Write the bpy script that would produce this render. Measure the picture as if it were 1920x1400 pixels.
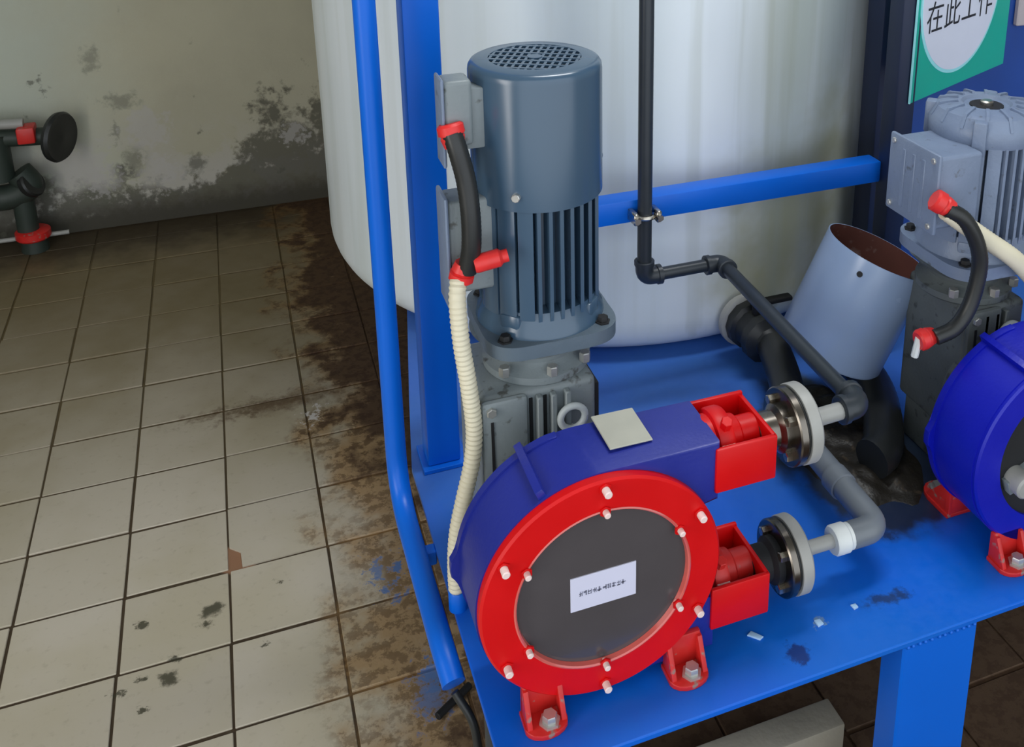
import bpy, bmesh, math, random
from mathutils import Vector, Matrix
random.seed(7)
PI = math.pi
scene = bpy.context.scene
col = scene.collection
for o in list(bpy.data.objects):
    bpy.data.objects.remove(o)

# ---------------------------------------------------------------- camera
cd = bpy.data.cameras.new('camera')
cam = bpy.data.objects.new('camera', cd)
col.objects.link(cam)
cd.sensor_fit = 'HORIZONTAL'
cd.sensor_width = 36.0
cd.lens = 36.0 * 1934.42 / 1920.0
cd.shift_x = (960.0 - 1185.33) / 1920.0
cd.shift_y = -(700.0 - 136.38) / 1920.0
cd.clip_start = 0.02
RT = Vector((0.9286591, -0.3708723, 0.0067847))
UP = Vector((0.1007513, 0.2697986, 0.9576314))
FW = Vector((0.3569894, 0.8886295, -0.2879168))
m = Matrix.Identity(4)
for r in range(3):
    m[r][0] = RT[r]; m[r][1] = UP[r]; m[r][2] = -FW[r]
m[0][3], m[1][3], m[2][3] = 0.118235, -3.361331, 1.634168
cam.matrix_world = m
scene.camera = cam

# ---------------------------------------------------------------- light
scene.view_settings.view_transform = 'Standard'
scene.view_settings.look = 'None'
scene.view_settings.gamma = 1.0
scene.view_settings.use_curve_mapping = False
scene.view_settings.exposure = 0.0
w = bpy.data.worlds.new('world')
scene.world = w
w.use_nodes = True
bg = w.node_tree.nodes['Background']
bg.inputs[0].default_value = (0.86, 0.93, 1.0, 1)
bg.inputs[1].default_value = 1.75


def area(name, loc, target, sx, sy, power, color):
    l = bpy.data.lights.new(name, 'AREA')
    l.shape = 'RECTANGLE'; l.size = sx; l.size_y = sy
    l.energy = power; l.color = color
    o = bpy.data.objects.new(name, l)
    col.objects.link(o)
    o.location = loc
    d = Vector(target) - Vector(loc)
    o.rotation_euler = d.to_track_quat('-Z', 'Y').to_euler()
    return o


# daylight through the doorway in the left wall; the front of the shed is open to the sky
area('doorway_daylight', (-1.93, -3.05, 1.10), (0.2, -1.95, 0.55), 0.9, 2.1, 39, (1.0, 0.98, 0.95))
area('overhead_fill', (1.15, -1.95, 3.12), (1.15, -1.90, 0.0), 1.2, 0.35, 30, (0.95, 0.98, 1.0))  # unseen overhead fill, added to brighten deck, tank and right side


# ---------------------------------------------------------------- materials
def lin(c):
    c = c / 255.0
    return c / 12.92 if c <= 0.04045 else ((c + 0.055) / 1.055) ** 2.4


def rgb(r, g, b):
    return (lin(r), lin(g), lin(b), 1.0)


def nd(nt, t, **kw):
    n = nt.nodes.new(t)
    for k, v in kw.items():
        setattr(n, k, v)
    return n


def mat(name, color, rough=0.5, metal=0.0, var=0.12, scale=18.0, bump=0.0, bscale=120.0, spec=0.5, coat=0.0,
        color2=None, thresh=None, rvar=0.1):
    """painted / plastic / metal: base colour with soft noise variation, optional second colour as wear"""
    mt = bpy.data.materials.new(name)
    mt.use_nodes = True
    nt = mt.node_tree
    b = nt.nodes['Principled BSDF']
    tc = nd(nt, 'ShaderNodeTexCoord')
    n1 = nd(nt, 'ShaderNodeTexNoise')
    n1.inputs['Scale'].default_value = scale
    n1.inputs['Detail'].default_value = 5
    nt.links.new(tc.outputs['Object'], n1.inputs['Vector'])
    mx = nd(nt, 'ShaderNodeMix', data_type='RGBA')
    c = color
    mx.inputs[6].default_value = (c[0] * (1 - var), c[1] * (1 - var), c[2] * (1 - var), 1)
    mx.inputs[7].default_value = (min(1, c[0] * (1 + var)), min(1, c[1] * (1 + var)), min(1, c[2] * (1 + var)), 1)
    nt.links.new(n1.outputs['Fac'], mx.inputs[0])
    out = mx.outputs[2]
    if color2 is not None:
        n2 = nd(nt, 'ShaderNodeTexNoise')
        n2.inputs['Scale'].default_value = scale * 2.3
        n2.inputs['Detail'].default_value = 8
        nt.links.new(tc.outputs['Object'], n2.inputs['Vector'])
        rp = nd(nt, 'ShaderNodeMapRange')
        rp.inputs[1].default_value = thresh
        rp.inputs[2].default_value = thresh + 0.08
        nt.links.new(n2.outputs['Fac'], rp.inputs[0])
        m2 = nd(nt, 'ShaderNodeMix', data_type='RGBA')
        nt.links.new(rp.outputs[0], m2.inputs[0])
        nt.links.new(out, m2.inputs[6])
        m2.inputs[7].default_value = color2
        out = m2.outputs[2]
    nt.links.new(out, b.inputs['Base Color'])
    b.inputs['Metallic'].default_value = metal
    b.inputs['Specular IOR Level'].default_value = spec
    b.inputs['Coat Weight'].default_value = coat
    rr = nd(nt, 'ShaderNodeMapRange')
    rr.inputs[3].default_value = max(0.02, rough - rvar)
    rr.inputs[4].default_value = min(1, rough + rvar)
    nt.links.new(n1.outputs['Fac'], rr.inputs[0])
    nt.links.new(rr.outputs[0], b.inputs['Roughness'])
    if bump:
        n3 = nd(nt, 'ShaderNodeTexNoise')
        n3.inputs['Scale'].default_value = bscale
        nt.links.new(tc.outputs['Object'], n3.inputs['Vector'])
        bp = nd(nt, 'ShaderNodeBump')
        bp.inputs['Strength'].default_value = bump
        bp.inputs['Distance'].default_value = 0.002
        nt.links.new(n3.outputs['Fac'], bp.inputs['Height'])
        nt.links.new(bp.outputs[0], b.inputs['Normal'])
    return mt


class NT:
    """tiny expression helper for the larger procedural materials"""
    def __init__(self, name):
        self.mt = bpy.data.materials.new(name)
        self.mt.use_nodes = True
        self.nt = self.mt.node_tree
        self.b = self.nt.nodes['Principled BSDF']
        self.pos = nd(self.nt, 'ShaderNodeNewGeometry').outputs['Position']
        s = nd(self.nt, 'ShaderNodeSeparateXYZ')
        self.nt.links.new(self.pos, s.inputs[0])
        self.x, self.y, self.z = s.outputs

    def put(self, v, sock):
        if hasattr(v, 'is_output'):
            self.nt.links.new(v, sock)
        else:
            sock.default_value = v

    def noise(self, scale, detail=5, rough=0.55, stretch=None, off=(0, 0, 0)):
        n = nd(self.nt, 'ShaderNodeTexNoise')
        n.inputs['Scale'].default_value = scale
        n.inputs['Detail'].default_value = detail
        n.inputs['Roughness'].default_value = rough
        mp = nd(self.nt, 'ShaderNodeMapping')
        mp.inputs['Location'].default_value = off
        if stretch:
            mp.inputs['Scale'].default_value = stretch
        self.nt.links.new(self.pos, mp.inputs[0])
        self.nt.links.new(mp.outputs[0], n.inputs['Vector'])
        return n.outputs['Fac']

    def math(self, op, a, b=0.0, c=0.0):
        n = nd(self.nt, 'ShaderNodeMath', operation=op)
        self.put(a, n.inputs[0]); self.put(b, n.inputs[1])
        if op in ('MULTIPLY_ADD',):
            self.put(c, n.inputs[2])
        return n.outputs[0]

    def ramp(self, v, a, b, lo=0.0, hi=1.0):
        n = nd(self.nt, 'ShaderNodeMapRange', interpolation_type='SMOOTHSTEP')
        self.put(v, n.inputs[0])
        n.inputs[1].default_value = a; n.inputs[2].default_value = b
        n.inputs[3].default_value = lo; n.inputs[4].default_value = hi
        return n.outputs[0]

    def mix(self, f, a, b):
        n = nd(self.nt, 'ShaderNodeMix', data_type='RGBA')
        self.put(f, n.inputs[0]); self.put(a, n.inputs[6]); self.put(b, n.inputs[7])
        return n.outputs[2]

    def blob(self, cx, cy, r0, r1, sx=1.0, sy=1.0, warp=None, use=('x', 'y')):
        """soft mask around a point of the surface, edge broken up by a noise value"""
        dx = self.math('MULTIPLY', self.math('SUBTRACT', getattr(self, use[0]), cx), sx)
        dy = self.math('MULTIPLY', self.math('SUBTRACT', getattr(self, use[1]), cy), sy)
        d = self.math('SQRT', self.math('ADD', self.math('MULTIPLY', dx, dx), self.math('MULTIPLY', dy, dy)))
        if warp is not None:
            d = self.math('ADD', d, warp)
        return self.ramp(d, r0, r1, 1.0, 0.0)

    def bump(self, h, strength, dist):
        n = nd(self.nt, 'ShaderNodeBump')
        n.inputs['Strength'].default_value = strength
        n.inputs['Distance'].default_value = dist
        self.put(h, n.inputs['Height'])
        self.nt.links.new(n.outputs[0], self.b.inputs['Normal'])


def floor_material(name, tile=True):
    k = NT(name)
    big = k.noise(2.2, 4)
    mid = k.noise(9, 6)
    fine = k.noise(60, 4)
    rnd = nd(k.nt, 'ShaderNodeObjectInfo').outputs['Random']
    if tile:
        c = k.mix(rnd, rgb(184, 175, 158), rgb(200, 191, 176))
        c = k.mix(k.ramp(big, 0.38, 0.62, 0, 0.5), c, rgb(178, 168, 140))
    else:
        c = k.mix(mid, rgb(50, 38, 25), rgb(72, 55, 36))
    if not tile:
        c = k.mix(k.blob(0.02, -1.365, 0.04, 0.05), c, rgb(146, 106, 80))
    c = k.mix(k.ramp(fine, 0.55, 0.8, 0, 0.25), c, rgb(120, 108, 88))
    # brown grime towards the back wall, with the light's falloff painted in
    back = k.ramp(k.math('ADD', k.y, k.math('MULTIPLY', big, 0.9)), -1.1, 0.55)
    c = k.mix(k.math('MULTIPLY', back, 0.85), c, rgb(110, 94, 58))
    wallrim = k.ramp(k.math('ADD', k.y, k.math('MULTIPLY', mid, 0.35)), 0.32, 0.62)
    c = k.mix(k.math('MULTIPLY', wallrim, 0.85), c, rgb(58, 48, 36))
    # rust and mud stain along the stand
    edge = k.math('ADD', k.x, k.math('MULTIPLY', k.math('SUBTRACT', mid, 0.5), 0.45))
    edge = k.math('ADD', edge, k.math('MULTIPLY', k.math('SUBTRACT', big, 0.5), 0.25))
    rust = k.ramp(edge, 0.165, 0.31)
    c = k.mix(k.math('MULTIPLY', rust, 0.75), c, rgb(160, 124, 76))
    grit = k.noise(34, 8, 0.7)
    g = k.math('MULTIPLY', k.ramp(edge, 0.14, 0.28), k.ramp(grit, 0.47, 0.56))
    c = k.mix(k.math('MULTIPLY', g, k.ramp(k.y, -1.3, -0.8, 0.55, 0.85)), c, rgb(78, 54, 28))
    deep = k.ramp(k.math('ADD', k.math('ADD', edge, k.math('MULTIPLY', grit, 0.08)), k.ramp(k.y, -1.35, -0.75, -0.09, 0.06)), 0.31, 0.41)
    c = k.mix(k.math('MULTIPLY', deep, 0.85), c, rgb(62, 40, 26))
    # brown run-off along one joint
    run = k.blob(0.12, -0.815, 0.0, 0.075, 0.28, 1.3, k.math('MULTIPLY', k.math('SUBTRACT', grit, 0.5), 0.22))
    c = k.mix(k.math('MULTIPLY', run, 0.85), c, rgb(80, 56, 30))
    # dark green specks
    wrp = k.math('MULTIPLY', k.math('SUBTRACT', grit, 0.5), 0.34)
    wsp = k.math('MULTIPLY', k.math('SUBTRACT', grit, 0.5), 0.085)
    for (bx_, by_, rr) in ((-0.030, -1.500, 0.030), (-0.045, -1.535, 0.018), (-0.105, -1.600, 0.014), (-0.112, -1.640, 0.026),
                           (-0.150, -1.628, 0.012), (-0.195, -1.645, 0.012), (-0.155, -1.700, 0.010), (0.102, -1.470, 0.012),
                           (0.062, -1.625, 0.010), (-0.165, -1.490, 0.010), (-0.14, -1.83, 0.016)):
        s = k.blob(bx_, by_, rr * 0.3, rr, 1.0, 1.3, wsp)
        c = k.mix(k.math('MULTIPLY', s, 0.9), c, rgb(58, 56, 40))
    # splashes of blue paint and one white spot
    for (bx_, by_, rr) in ((0.298, -1.517, 0.030), (0.312, -1.56, 0.022), (0.335, -1.855, 0.050), (0.355, -1.81, 0.030)):
        s = k.blob(bx_, by_, rr * 0.3, rr, 1.3, 0.8, wrp)
        c = k.mix(k.math('MULTIPLY', s, 0.75), c, rgb(82, 118, 175))
    s = k.blob(0.214, -0.90, 0.004, 0.02, 1.0, 0.8, wrp)
    c = k.mix(s, c, rgb(205, 200, 198))
    k.put(c, k.b.inputs['Base Color'])
    rg = k.ramp(mid, 0.3, 0.7, 0.38, 0.62)
    k.put(k.math('MAXIMUM', rg, k.math('MULTIPLY', rust, 0.8)), k.b.inputs['Roughness'])
    k.bump(k.math('ADD', k.math('MULTIPLY', grit, rust), k.math('MULTIPLY', mid, 0.3)), 0.35, 0.003)
    return k.mt


def wall_material():
    k = NT('stained_plaster')
    big = k.noise(1.6, 4)
    mid = k.noise(7, 7, 0.62)
    fine = k.noise(28, 8, 0.7)
    c = k.mix(k.ramp(big, 0.35, 0.65), rgb(192, 187, 163), rgb(180, 175, 153))
    # greener and lighter towards the left: window light painted in
    c = k.mix(k.ramp(k.math('ADD', k.x, k.math('MULTIPLY', mid, 0.3)), -0.55, 0.05, 0.75, 0.0), c, rgb(190, 199, 188))
    # peeled, chalky patches low down
    chalk = k.math('MULTIPLY', k.ramp(mid, 0.46, 0.54), k.ramp(k.math('ADD', k.z, k.math('MULTIPLY', big, 0.3)), 0.3, 0.62, 1.0, 0.0))
    c = k.mix(k.math('MULTIPLY', chalk, 0.7), c, rgb(186, 182, 176))
    # mould: solid at the skirting, breaking up with height, higher beside the tank
    top = k.ramp(k.x, 0.0, 0.22, 0.15, 0.36)
    top = k.math('ADD', top, k.ramp(k.x, -0.55, -0.32, 0.04, 0.0))
    h = k.math('DIVIDE', k.z, top)
    wob = k.math('ADD', k.math('MULTIPLY', k.math('SUBTRACT', mid, 0.5), 2.6), k.math('MULTIPLY', k.math('SUBTRACT', fine, 0.5), 1.0))
    mould = k.ramp(k.math('ADD', h, wob), 0.72, 1.15, 1.0, 0.0)
    c = k.mix(k.math('MULTIPLY', mould, 0.82), c, rgb(78, 76, 66))
    base = k.ramp(k.math('ADD', k.z, k.math('MULTIPLY', fine, 0.09)), 0.07, 0.17, 1.0, 0.0)
    c = k.mix(k.math('MULTIPLY', base, 0.8), c, rgb(58, 54, 44))
    for (wx, wz, r_, sx, sz, a) in ((-0.265, 0.469, 0.05, 0.6, 1.3, 0.5), (-0.345, 0.635, 0.045, 1.2, 0.7, 0.45), (-0.525, 0.577, 0.022, 1, 1, 0.7),
                                    (-0.498, 0.535, 0.018, 1, 1, 0.6), (-0.30, 0.36, 0.03, 1.5, 0.6, 0.5), (-0.25, 0.24, 0.06, 1, 0.8, 0.55), (-0.05, 0.20, 0.05, 1, 1, 0.7)):
        sp = k.blob(wx, wz, r_ * 0.2, r_, sx, sz, k.math('MULTIPLY', k.math('SUBTRACT', fine, 0.5), 0.16), ('x', 'z'))
        c = k.mix(k.math('MULTIPLY', sp, a), c, rgb(92, 92, 82))
    for (wx, wz, r_) in ((-0.426, 0.24, 0.11), (-0.175, 0.19, 0.08), (-0.36, 0.17, 0.06), (0.30, 0.27, 0.05), (-0.2, 0.36, 0.09)):
        sp = k.blob(wx, wz, r_ * 0.5, r_, 1, 1, k.math('MULTIPLY', k.math('SUBTRACT', fine, 0.5), 0.3), ('x', 'z'))
        c = k.mix(k.math('MULTIPLY', sp, 0.6), c, rgb(188, 184, 180))
    # scattered dark flecks and scratches
    fl = k.math('MULTIPLY', k.ramp(k.noise(15, 4, 0.5, (1, 1, 0.7), (3, 0, 1)), 0.68, 0.74), k.ramp(k.z, 0.2, 0.9, 0.8, 0.15))
    c = k.mix(fl, c, rgb(92, 92, 80))
    k.put(c, k.b.inputs['Base Color'])
    k.put(0.85, k.b.inputs['Roughness'])
    k.bump(k.math('ADD', fine, k.math('MULTIPLY', mould, 0.8)), 0.4, 0.006)
    return k.mt


def tank_material():
    k = NT('cloudy_white_plastic')
    band = k.noise(3.0, 3, 0.5, (1.6, 1.6, 0.12))
    mid = k.noise(4.5, 4)
    c = k.mix(k.ramp(band, 0.35, 0.65), rgb(212, 222, 226), rgb(226, 233, 238))  # upright bands of window reflections painted into the white
    # olive of the contents seen through, with reflections painted in
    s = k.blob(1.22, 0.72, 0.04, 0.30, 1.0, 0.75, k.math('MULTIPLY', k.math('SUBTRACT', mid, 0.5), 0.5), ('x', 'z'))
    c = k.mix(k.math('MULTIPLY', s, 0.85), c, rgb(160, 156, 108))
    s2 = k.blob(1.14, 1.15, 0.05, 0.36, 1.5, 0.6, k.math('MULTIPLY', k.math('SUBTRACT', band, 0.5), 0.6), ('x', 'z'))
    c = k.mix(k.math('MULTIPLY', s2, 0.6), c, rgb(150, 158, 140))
    # faint upright streaks: reflections painted in, stronger to the right
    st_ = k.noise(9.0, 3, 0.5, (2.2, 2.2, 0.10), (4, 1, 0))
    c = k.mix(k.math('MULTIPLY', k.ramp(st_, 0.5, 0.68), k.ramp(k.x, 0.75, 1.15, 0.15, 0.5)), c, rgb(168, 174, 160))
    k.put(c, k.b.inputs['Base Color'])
    k.put(0.32, k.b.inputs['Roughness'])
    k.b.inputs['Subsurface Weight'].default_value = 0.15
    k.b.inputs['Subsurface Radius'].default_value = (0.05, 0.05, 0.05)
    k.b.inputs['Subsurface Scale'].default_value = 0.3
    k.bump(k.noise(2.5, 2), 0.25, 0.02)
    return k.mt


def platform_material():
    k = NT('blue_deck_paint')
    big = k.noise(3.0, 4)
    grit = k.noise(40, 7, 0.7)
    c = k.mix(k.ramp(big, 0.35, 0.65), rgb(2, 96, 214), rgb(6, 102, 206))
    # dark grime and painted shade between the two pumps, and scuffs near the front edge
    wrp = k.math('MULTIPLY', k.math('SUBTRACT', k.noise(9, 6), 0.5), 0.16)
    s = k.blob(1.085, -2.03, 0.125, 0.165, 1.0, 0.62, wrp)
    c = k.mix(k.math('MULTIPLY', s, 0.93), c, rgb(26, 26, 28))
    w2 = k.math('MULTIPLY', k.math('SUBTRACT', grit, 0.5), 0.10)
    for (bx_, by_, r_, sx, sy, cc, a) in ((0.935, -2.352, 0.030, 0.6, 1.7, rgb(28, 52, 92), 0.85), (0.763, -2.394, 0.022, 1, 1, rgb(14, 44, 110), 0.9),
                                          (0.82, -2.352, 0.012, 1, 1, rgb(120, 150, 170), 0.8), (1.02, -2.24, 0.02, 0.7, 1.6, rgb(20, 40, 80), 0.8)):
        s = k.blob(bx_, by_, r_ * 0.2, r_, sx, sy, w2)
        c = k.mix(k.math('MULTIPLY', s, a), c, cc)
    # dry dust, thicker towards the tank
    dust = k.ramp(k.math('ADD', k.y, k.math('MULTIPLY', big, 0.3)), -2.15, -1.6, 0.0, 0.35)
    c = k.mix(dust, c, rgb(96, 118, 130))
    c = k.mix(k.ramp(grit, 0.62, 0.75, 0, 0.2), c, rgb(60, 84, 120))
    k.put(c, k.b.inputs['Base Color'])
    k.put(k.ramp(grit, 0.3, 0.7, 0.36, 0.54), k.b.inputs['Roughness'])
    k.b.inputs['Specular IOR Level'].default_value = 0.35
    k.bump(grit, 0.15, 0.002)
    return k.mt


M_TILE = floor_material('glazed_floor_tile')
M_BED = floor_material('brown_joint_mortar', False)
M_WALL = wall_material()
M_TANK = tank_material()
M_DECK = platform_material()
M_BLUE = mat('blue_frame_paint', rgb(2, 102, 216), 0.38, var=0.08, scale=6, spec=0.35)
M_NAVY = mat('navy_pump_enamel', rgb(32, 44, 142), 0.36, var=0.12, scale=14, bump=0.15, bscale=160)
M_NAVY2 = mat('ultramarine_pump_enamel', rgb(8, 20, 168), 0.38, var=0.12, scale=14, bump=0.15, bscale=160)
M_DKBLUE = mat('dark_blue_panel_paint', rgb(24, 70, 150), 0.45, var=0.25, scale=4)
M_SHADEPOST = mat('shaded_blue_post_paint', rgb(30, 40, 66), 0.45, var=0.3, scale=8)  # blue darkened for the shade right of the tank
M_RED = mat('red_enamel', rgb(212, 4, 8), 0.42, var=0.10, scale=20, spec=0.35)
M_REDP = mat('red_plastic', rgb(222, 46, 44), 0.42, var=0.15, scale=50)
M_REDW = mat('worn_red_enamel', rgb(206, 40, 36), 0.42, var=0.15, scale=30, color2=rgb(150, 120, 110), thresh=0.62)
M_GREY = mat('blue_grey_machine_paint', rgb(62, 86, 108), 0.24, var=0.05, scale=10, spec=0.7, rvar=0.04)
M_GREYD = mat('dirty_grey_casting', rgb(126, 135, 138), 0.45, var=0.18, scale=22, bump=0.25, bscale=180, color2=rgb(84, 86, 84), thresh=0.62)
M_GREYL = mat('pale_grey_casting', rgb(118, 132, 156), 0.42, var=0.14, scale=24, bump=0.25, bscale=180, color2=rgb(96, 104, 116), thresh=0.64)
M_GREYG = mat('shaded_grey_casting', rgb(92, 98, 98), 0.5, var=0.25, scale=22, bump=0.3, bscale=150, color2=rgb(66, 70, 70), thresh=0.6)  # grey casting darkened for the shade around the right gearbox
M_GREYF = mat('grey_flange_casting', rgb(88, 102, 114), 0.42, var=0.12, scale=22, bump=0.2, bscale=150)
M_EYE = mat('pale_painted_eye', rgb(198, 206, 208), 0.4, var=0.06)
M_COWL2 = mat('pale_blue_grey_sheet', rgb(142, 162, 192), 0.26, var=0.05, scale=10, spec=0.7, rvar=0.04)
M_RUST = mat('rusty_brown_lining', rgb(96, 52, 42), 0.75, var=0.3, scale=14, color2=rgb(124, 98, 92), thresh=0.58)
M_BLACK = mat('black_rubber', rgb(34, 36, 36), 0.40, var=0.2, scale=40)
M_PIPE = mat('black_pipe_plastic', rgb(44, 50, 56), 0.38, var=0.12, scale=20)
M_DARK = mat('black_recess', rgb(20, 21, 24), 0.7, var=0.2)
M_CREAM = mat('cream_conduit_plastic', rgb(222, 214, 188), 0.5, var=0.06, scale=20)
M_WHITE = mat('white_plastic', rgb(222, 226, 224), 0.4, var=0.06)
M_STUD = mat('pale_zinc_stud', rgb(238, 214, 208), 0.35, var=0.06)
M_STEEL = mat('brushed_steel', rgb(190, 184, 172), 0.28, metal=1.0, var=0.12, scale=30)
M_STEELD = mat('dull_steel', rgb(120, 114, 106), 0.26, metal=1.0, var=0.2, scale=26)
M_PLATE = mat('aluminium_plate', rgb(186, 184, 170), 0.45, metal=0.35, var=0.10, scale=30)
M_BOLT = mat('galvanised_bolt', rgb(196, 196, 192), 0.35, metal=0.7, var=0.15, scale=60)
M_PVC = mat('grey_pvc', rgb(112, 118, 124), 0.38, var=0.08, scale=20)
M_FLANGE = mat('light_grey_flange', rgb(158, 158, 154), 0.45, var=0.10, scale=30)
M_GLASS = mat('smoked_window', rgb(78, 74, 76), 0.22, var=0.18, scale=9, coat=0.3)
M_CLEAR = mat('clear_acrylic_lip', rgb(214, 96, 88), 0.18, var=0.08, coat=0.6)
M_LABEL = mat('white_paper_label', rgb(212, 212, 232), 0.6, var=0.03)
M_INK = mat('grey_ink', rgb(118, 120, 140), 0.7, var=0.1)
M_INKB = mat('black_ink', rgb(34, 36, 44), 0.7, var=0.1)
M_GREEN = mat('green_sign_board', rgb(4, 178, 156), 0.42, var=0.05)
M_SIGNW = mat('white_sign_print', rgb(224, 228, 242), 0.5, var=0.03)
M_SIGNC = mat('pale_cyan_sign_edge', rgb(160, 236, 240), 0.5, var=0.03)
M_WALLP = mat('pale_plaster', rgb(176, 174, 164), 0.85, var=0.06, scale=3)
M_CONC = mat('grey_concrete', rgb(176, 168, 150), 0.85, var=0.18, scale=14, bump=0.4, bscale=90)
M_GRIMESHADE = mat('dark_grime_shade', rgb(38, 34, 28), 0.45, var=0.4, scale=30, bump=0.6, bscale=120, color2=rgb(66, 56, 44), thresh=0.6)
M_VALVE = mat('dark_green_casting', rgb(46, 56, 50), 0.55, var=0.2, scale=30)
M_CHIP = mat('pale_blue_chip', rgb(170, 206, 240), 0.5, var=0.05)
M_PINK = mat('pinkish_grey_board', rgb(178, 168, 170), 0.6, var=0.05)


# ---------------------------------------------------------------- mesh helpers
class MB:
    def __init__(self):
        self.bm = bmesh.new()

    def box(self, x0, x1, y0, y1, z0, z1, bev=0.0, seg=2):
        r = bmesh.ops.create_cube(self.bm, size=1.0)
        vs = r['verts']
        for v in vs:
            v.co = Vector(((x0 + x1) / 2 + v.co.x * (x1 - x0), (y0 + y1) / 2 + v.co.y * (y1 - y0), (z0 + z1) / 2 + v.co.z * (z1 - z0)))
        if bev > 0:
            es = list({e for v in vs for e in v.link_edges})
            bmesh.ops.bevel(self.bm, geom=es, offset=bev, segments=seg, affect='EDGES', profile=0.5)
        return self

    def lathe(self, prof, c=(0, 0, 0), axis='Z', n=48, a0=0.0, a1=None):
        """prof: list of (radius, height along the axis)"""
        c = Vector(c)
        if isinstance(axis, str):
            ax = {'X': Vector((1, 0, 0)), 'Y': Vector((0, 1, 0)), 'Z': Vector((0, 0, 1))}[axis]
        else:
            ax = Vector(axis).normalized()
        ref = Vector((0, 0, 1)) if abs(ax.z) < 0.9 else Vector((1, 0, 0))
        u = (ref - ax * ref.dot(ax)).normalized()
        v = ax.cross(u)
        rings = []
        for (r, h) in prof:
            if r < 1e-6:
                rings.append([self.bm.verts.new(c + ax * h)])
            else:
                rings.append([self.bm.verts.new(c + ax * h + (u * math.cos(2 * PI * i / n) + v * math.sin(2 * PI * i / n)) * r) for i in range(n)])
        for a, b in zip(rings[:-1], rings[1:]):
            for i in range(n):
                j = (i + 1) % n
                try:
                    if len(a) == 1 and len(b) == 1:
                        continue
                    if len(a) == 1:
                        self.bm.faces.new((a[0], b[i], b[j]))
                    elif len(b) == 1:
                        self.bm.faces.new((a[i], b[0], a[j]))
                    else:
                        self.bm.faces.new((a[i], b[i], b[j], a[j]))
                except ValueError:
                    pass
        return self

    def cyl(self, p0, p1, r, n=20, bev=0.0):
        p0 = Vector(p0); p1 = Vector(p1)
        L = (p1 - p0).length
        if bev > 0:
            pf = [(0, 0), (r - bev, 0), (r, bev), (r, L - bev), (r - bev, L), (0, L)]
        else:
            pf = [(0, 0), (r, 0), (r, L), (0, L)]
        return self.lathe(pf, p0, p1 - p0, n)

    def prism(self, poly, axis, a, b, bev=0.0):
        """poly: 2-D outline; axis 'Y' -> (x,z) extruded y=a..b, 'Z' -> (x,y), 'X' -> (y,z)"""
        def P(p, t):
            return {'X': (t, p[0], p[1]), 'Y': (p[0], t, p[1]), 'Z': (p[0], p[1], t)}[axis]
        A = [self.bm.verts.new(P(p, a)) for p in poly]
        B = [self.bm.verts.new(P(p, b)) for p in poly]
        n = len(poly)
        fs = [self.bm.faces.new(A), self.bm.faces.new(list(reversed(B)))]
        for i in range(n):
            j = (i + 1) % n
            fs.append(self.bm.faces.new((A[i], B[i], B[j], A[j])))
        if bev > 0:
            es = list({e for f in fs[:2] for e in f.edges})
            bmesh.ops.bevel(self.bm, geom=es, offset=bev, segments=2, affect='EDGES', profile=0.5)
        return self

    def tube(self, pts, r, n=16, caps=True, rfun=None):
        pts = [Vector(p) for p in pts]
        T = []
        for i in range(len(pts)):
            a = pts[max(0, i - 1)]; b = pts[min(len(pts) - 1, i + 1)]
            T.append((b - a).normalized())
        ref = Vector((0, 0, 1)) if abs(T[0].z) < 0.9 else Vector((1, 0, 0))
        u = (ref - T[0] * ref.dot(T[0])).normalized()
        rings = []
        for i, p in enumerate(pts):
            u = (u - T[i] * u.dot(T[i])).normalized()
            v = T[i].cross(u)
            rr = rfun(i) if rfun else r
            rings.append([self.bm.verts.new(p + (u * math.cos(2 * PI * k / n) + v * math.sin(2 * PI * k / n)) * rr) for k in range(n)])
        for a, b in zip(rings[:-1], rings[1:]):
            for k in range(n):
                j = (k + 1) % n
                self.bm.faces.new((a[k], a[j], b[j], b[k]))
        if caps:
            self.bm.faces.new(list(reversed(rings[0])))
            self.bm.faces.new(rings[-1])
        return self

    def build(self, name, material, parent=None, smooth=True, angle=38, loc=None):
        bmesh.ops.recalc_face_normals(self.bm, faces=self.bm.faces[:])
        me = bpy.data.meshes.new(name)
        self.bm.to_mesh(me)
        self.bm.free()
        if smooth:
            me.polygons.foreach_set('use_smooth', [True] * len(me.polygons))
            me.set_sharp_from_angle(angle=math.radians(angle))
        me.materials.append(material)
        o = bpy.data.objects.new(name, me)
        col.objects.link(o)
        if parent is not None:
            o.parent = parent
        if loc:
            o.location = loc
        return o


def fillet(pts, r, seg=8):
    """poly-line with rounded corners"""
    pts = [Vector(p) for p in pts]
    out = [pts[0]]
    for i in range(1, len(pts) - 1):
        p = pts[i]
        a = (pts[i - 1] - p); b = (pts[i + 1] - p)
        la, lb = a.length, b.length
        a.normalize(); b.normalize()
        rr = min(r, la * 0.49, lb * 0.49)
        s, e = p + a * rr, p + b * rr
        for k in range(seg + 1):
            t = k / seg
            out.append(s * (1 - t) ** 2 + p * 2 * t * (1 - t) + e * t * t)
    out.append(pts[-1])
    return out


def spline(pts, n=10):
    """Catmull-Rom through the points"""
    P = [Vector(p) for p in pts]
    P = [P[0] * 2 - P[1]] + P + [P[-1] * 2 - P[-2]]
    out = []
    for i in range(1, len(P) - 2):
        for k in range(n):
            t = k / n
            a, b, c, d = P[i - 1], P[i], P[i + 1], P[i + 2]
            out.append(0.5 * ((2 * b) + (c - a) * t + (2 * a - 5 * b + 4 * c - d) * t * t + (3 * b - a - 3 * c + d) * t ** 3))
    out.append(P[-2])
    return out


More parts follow.
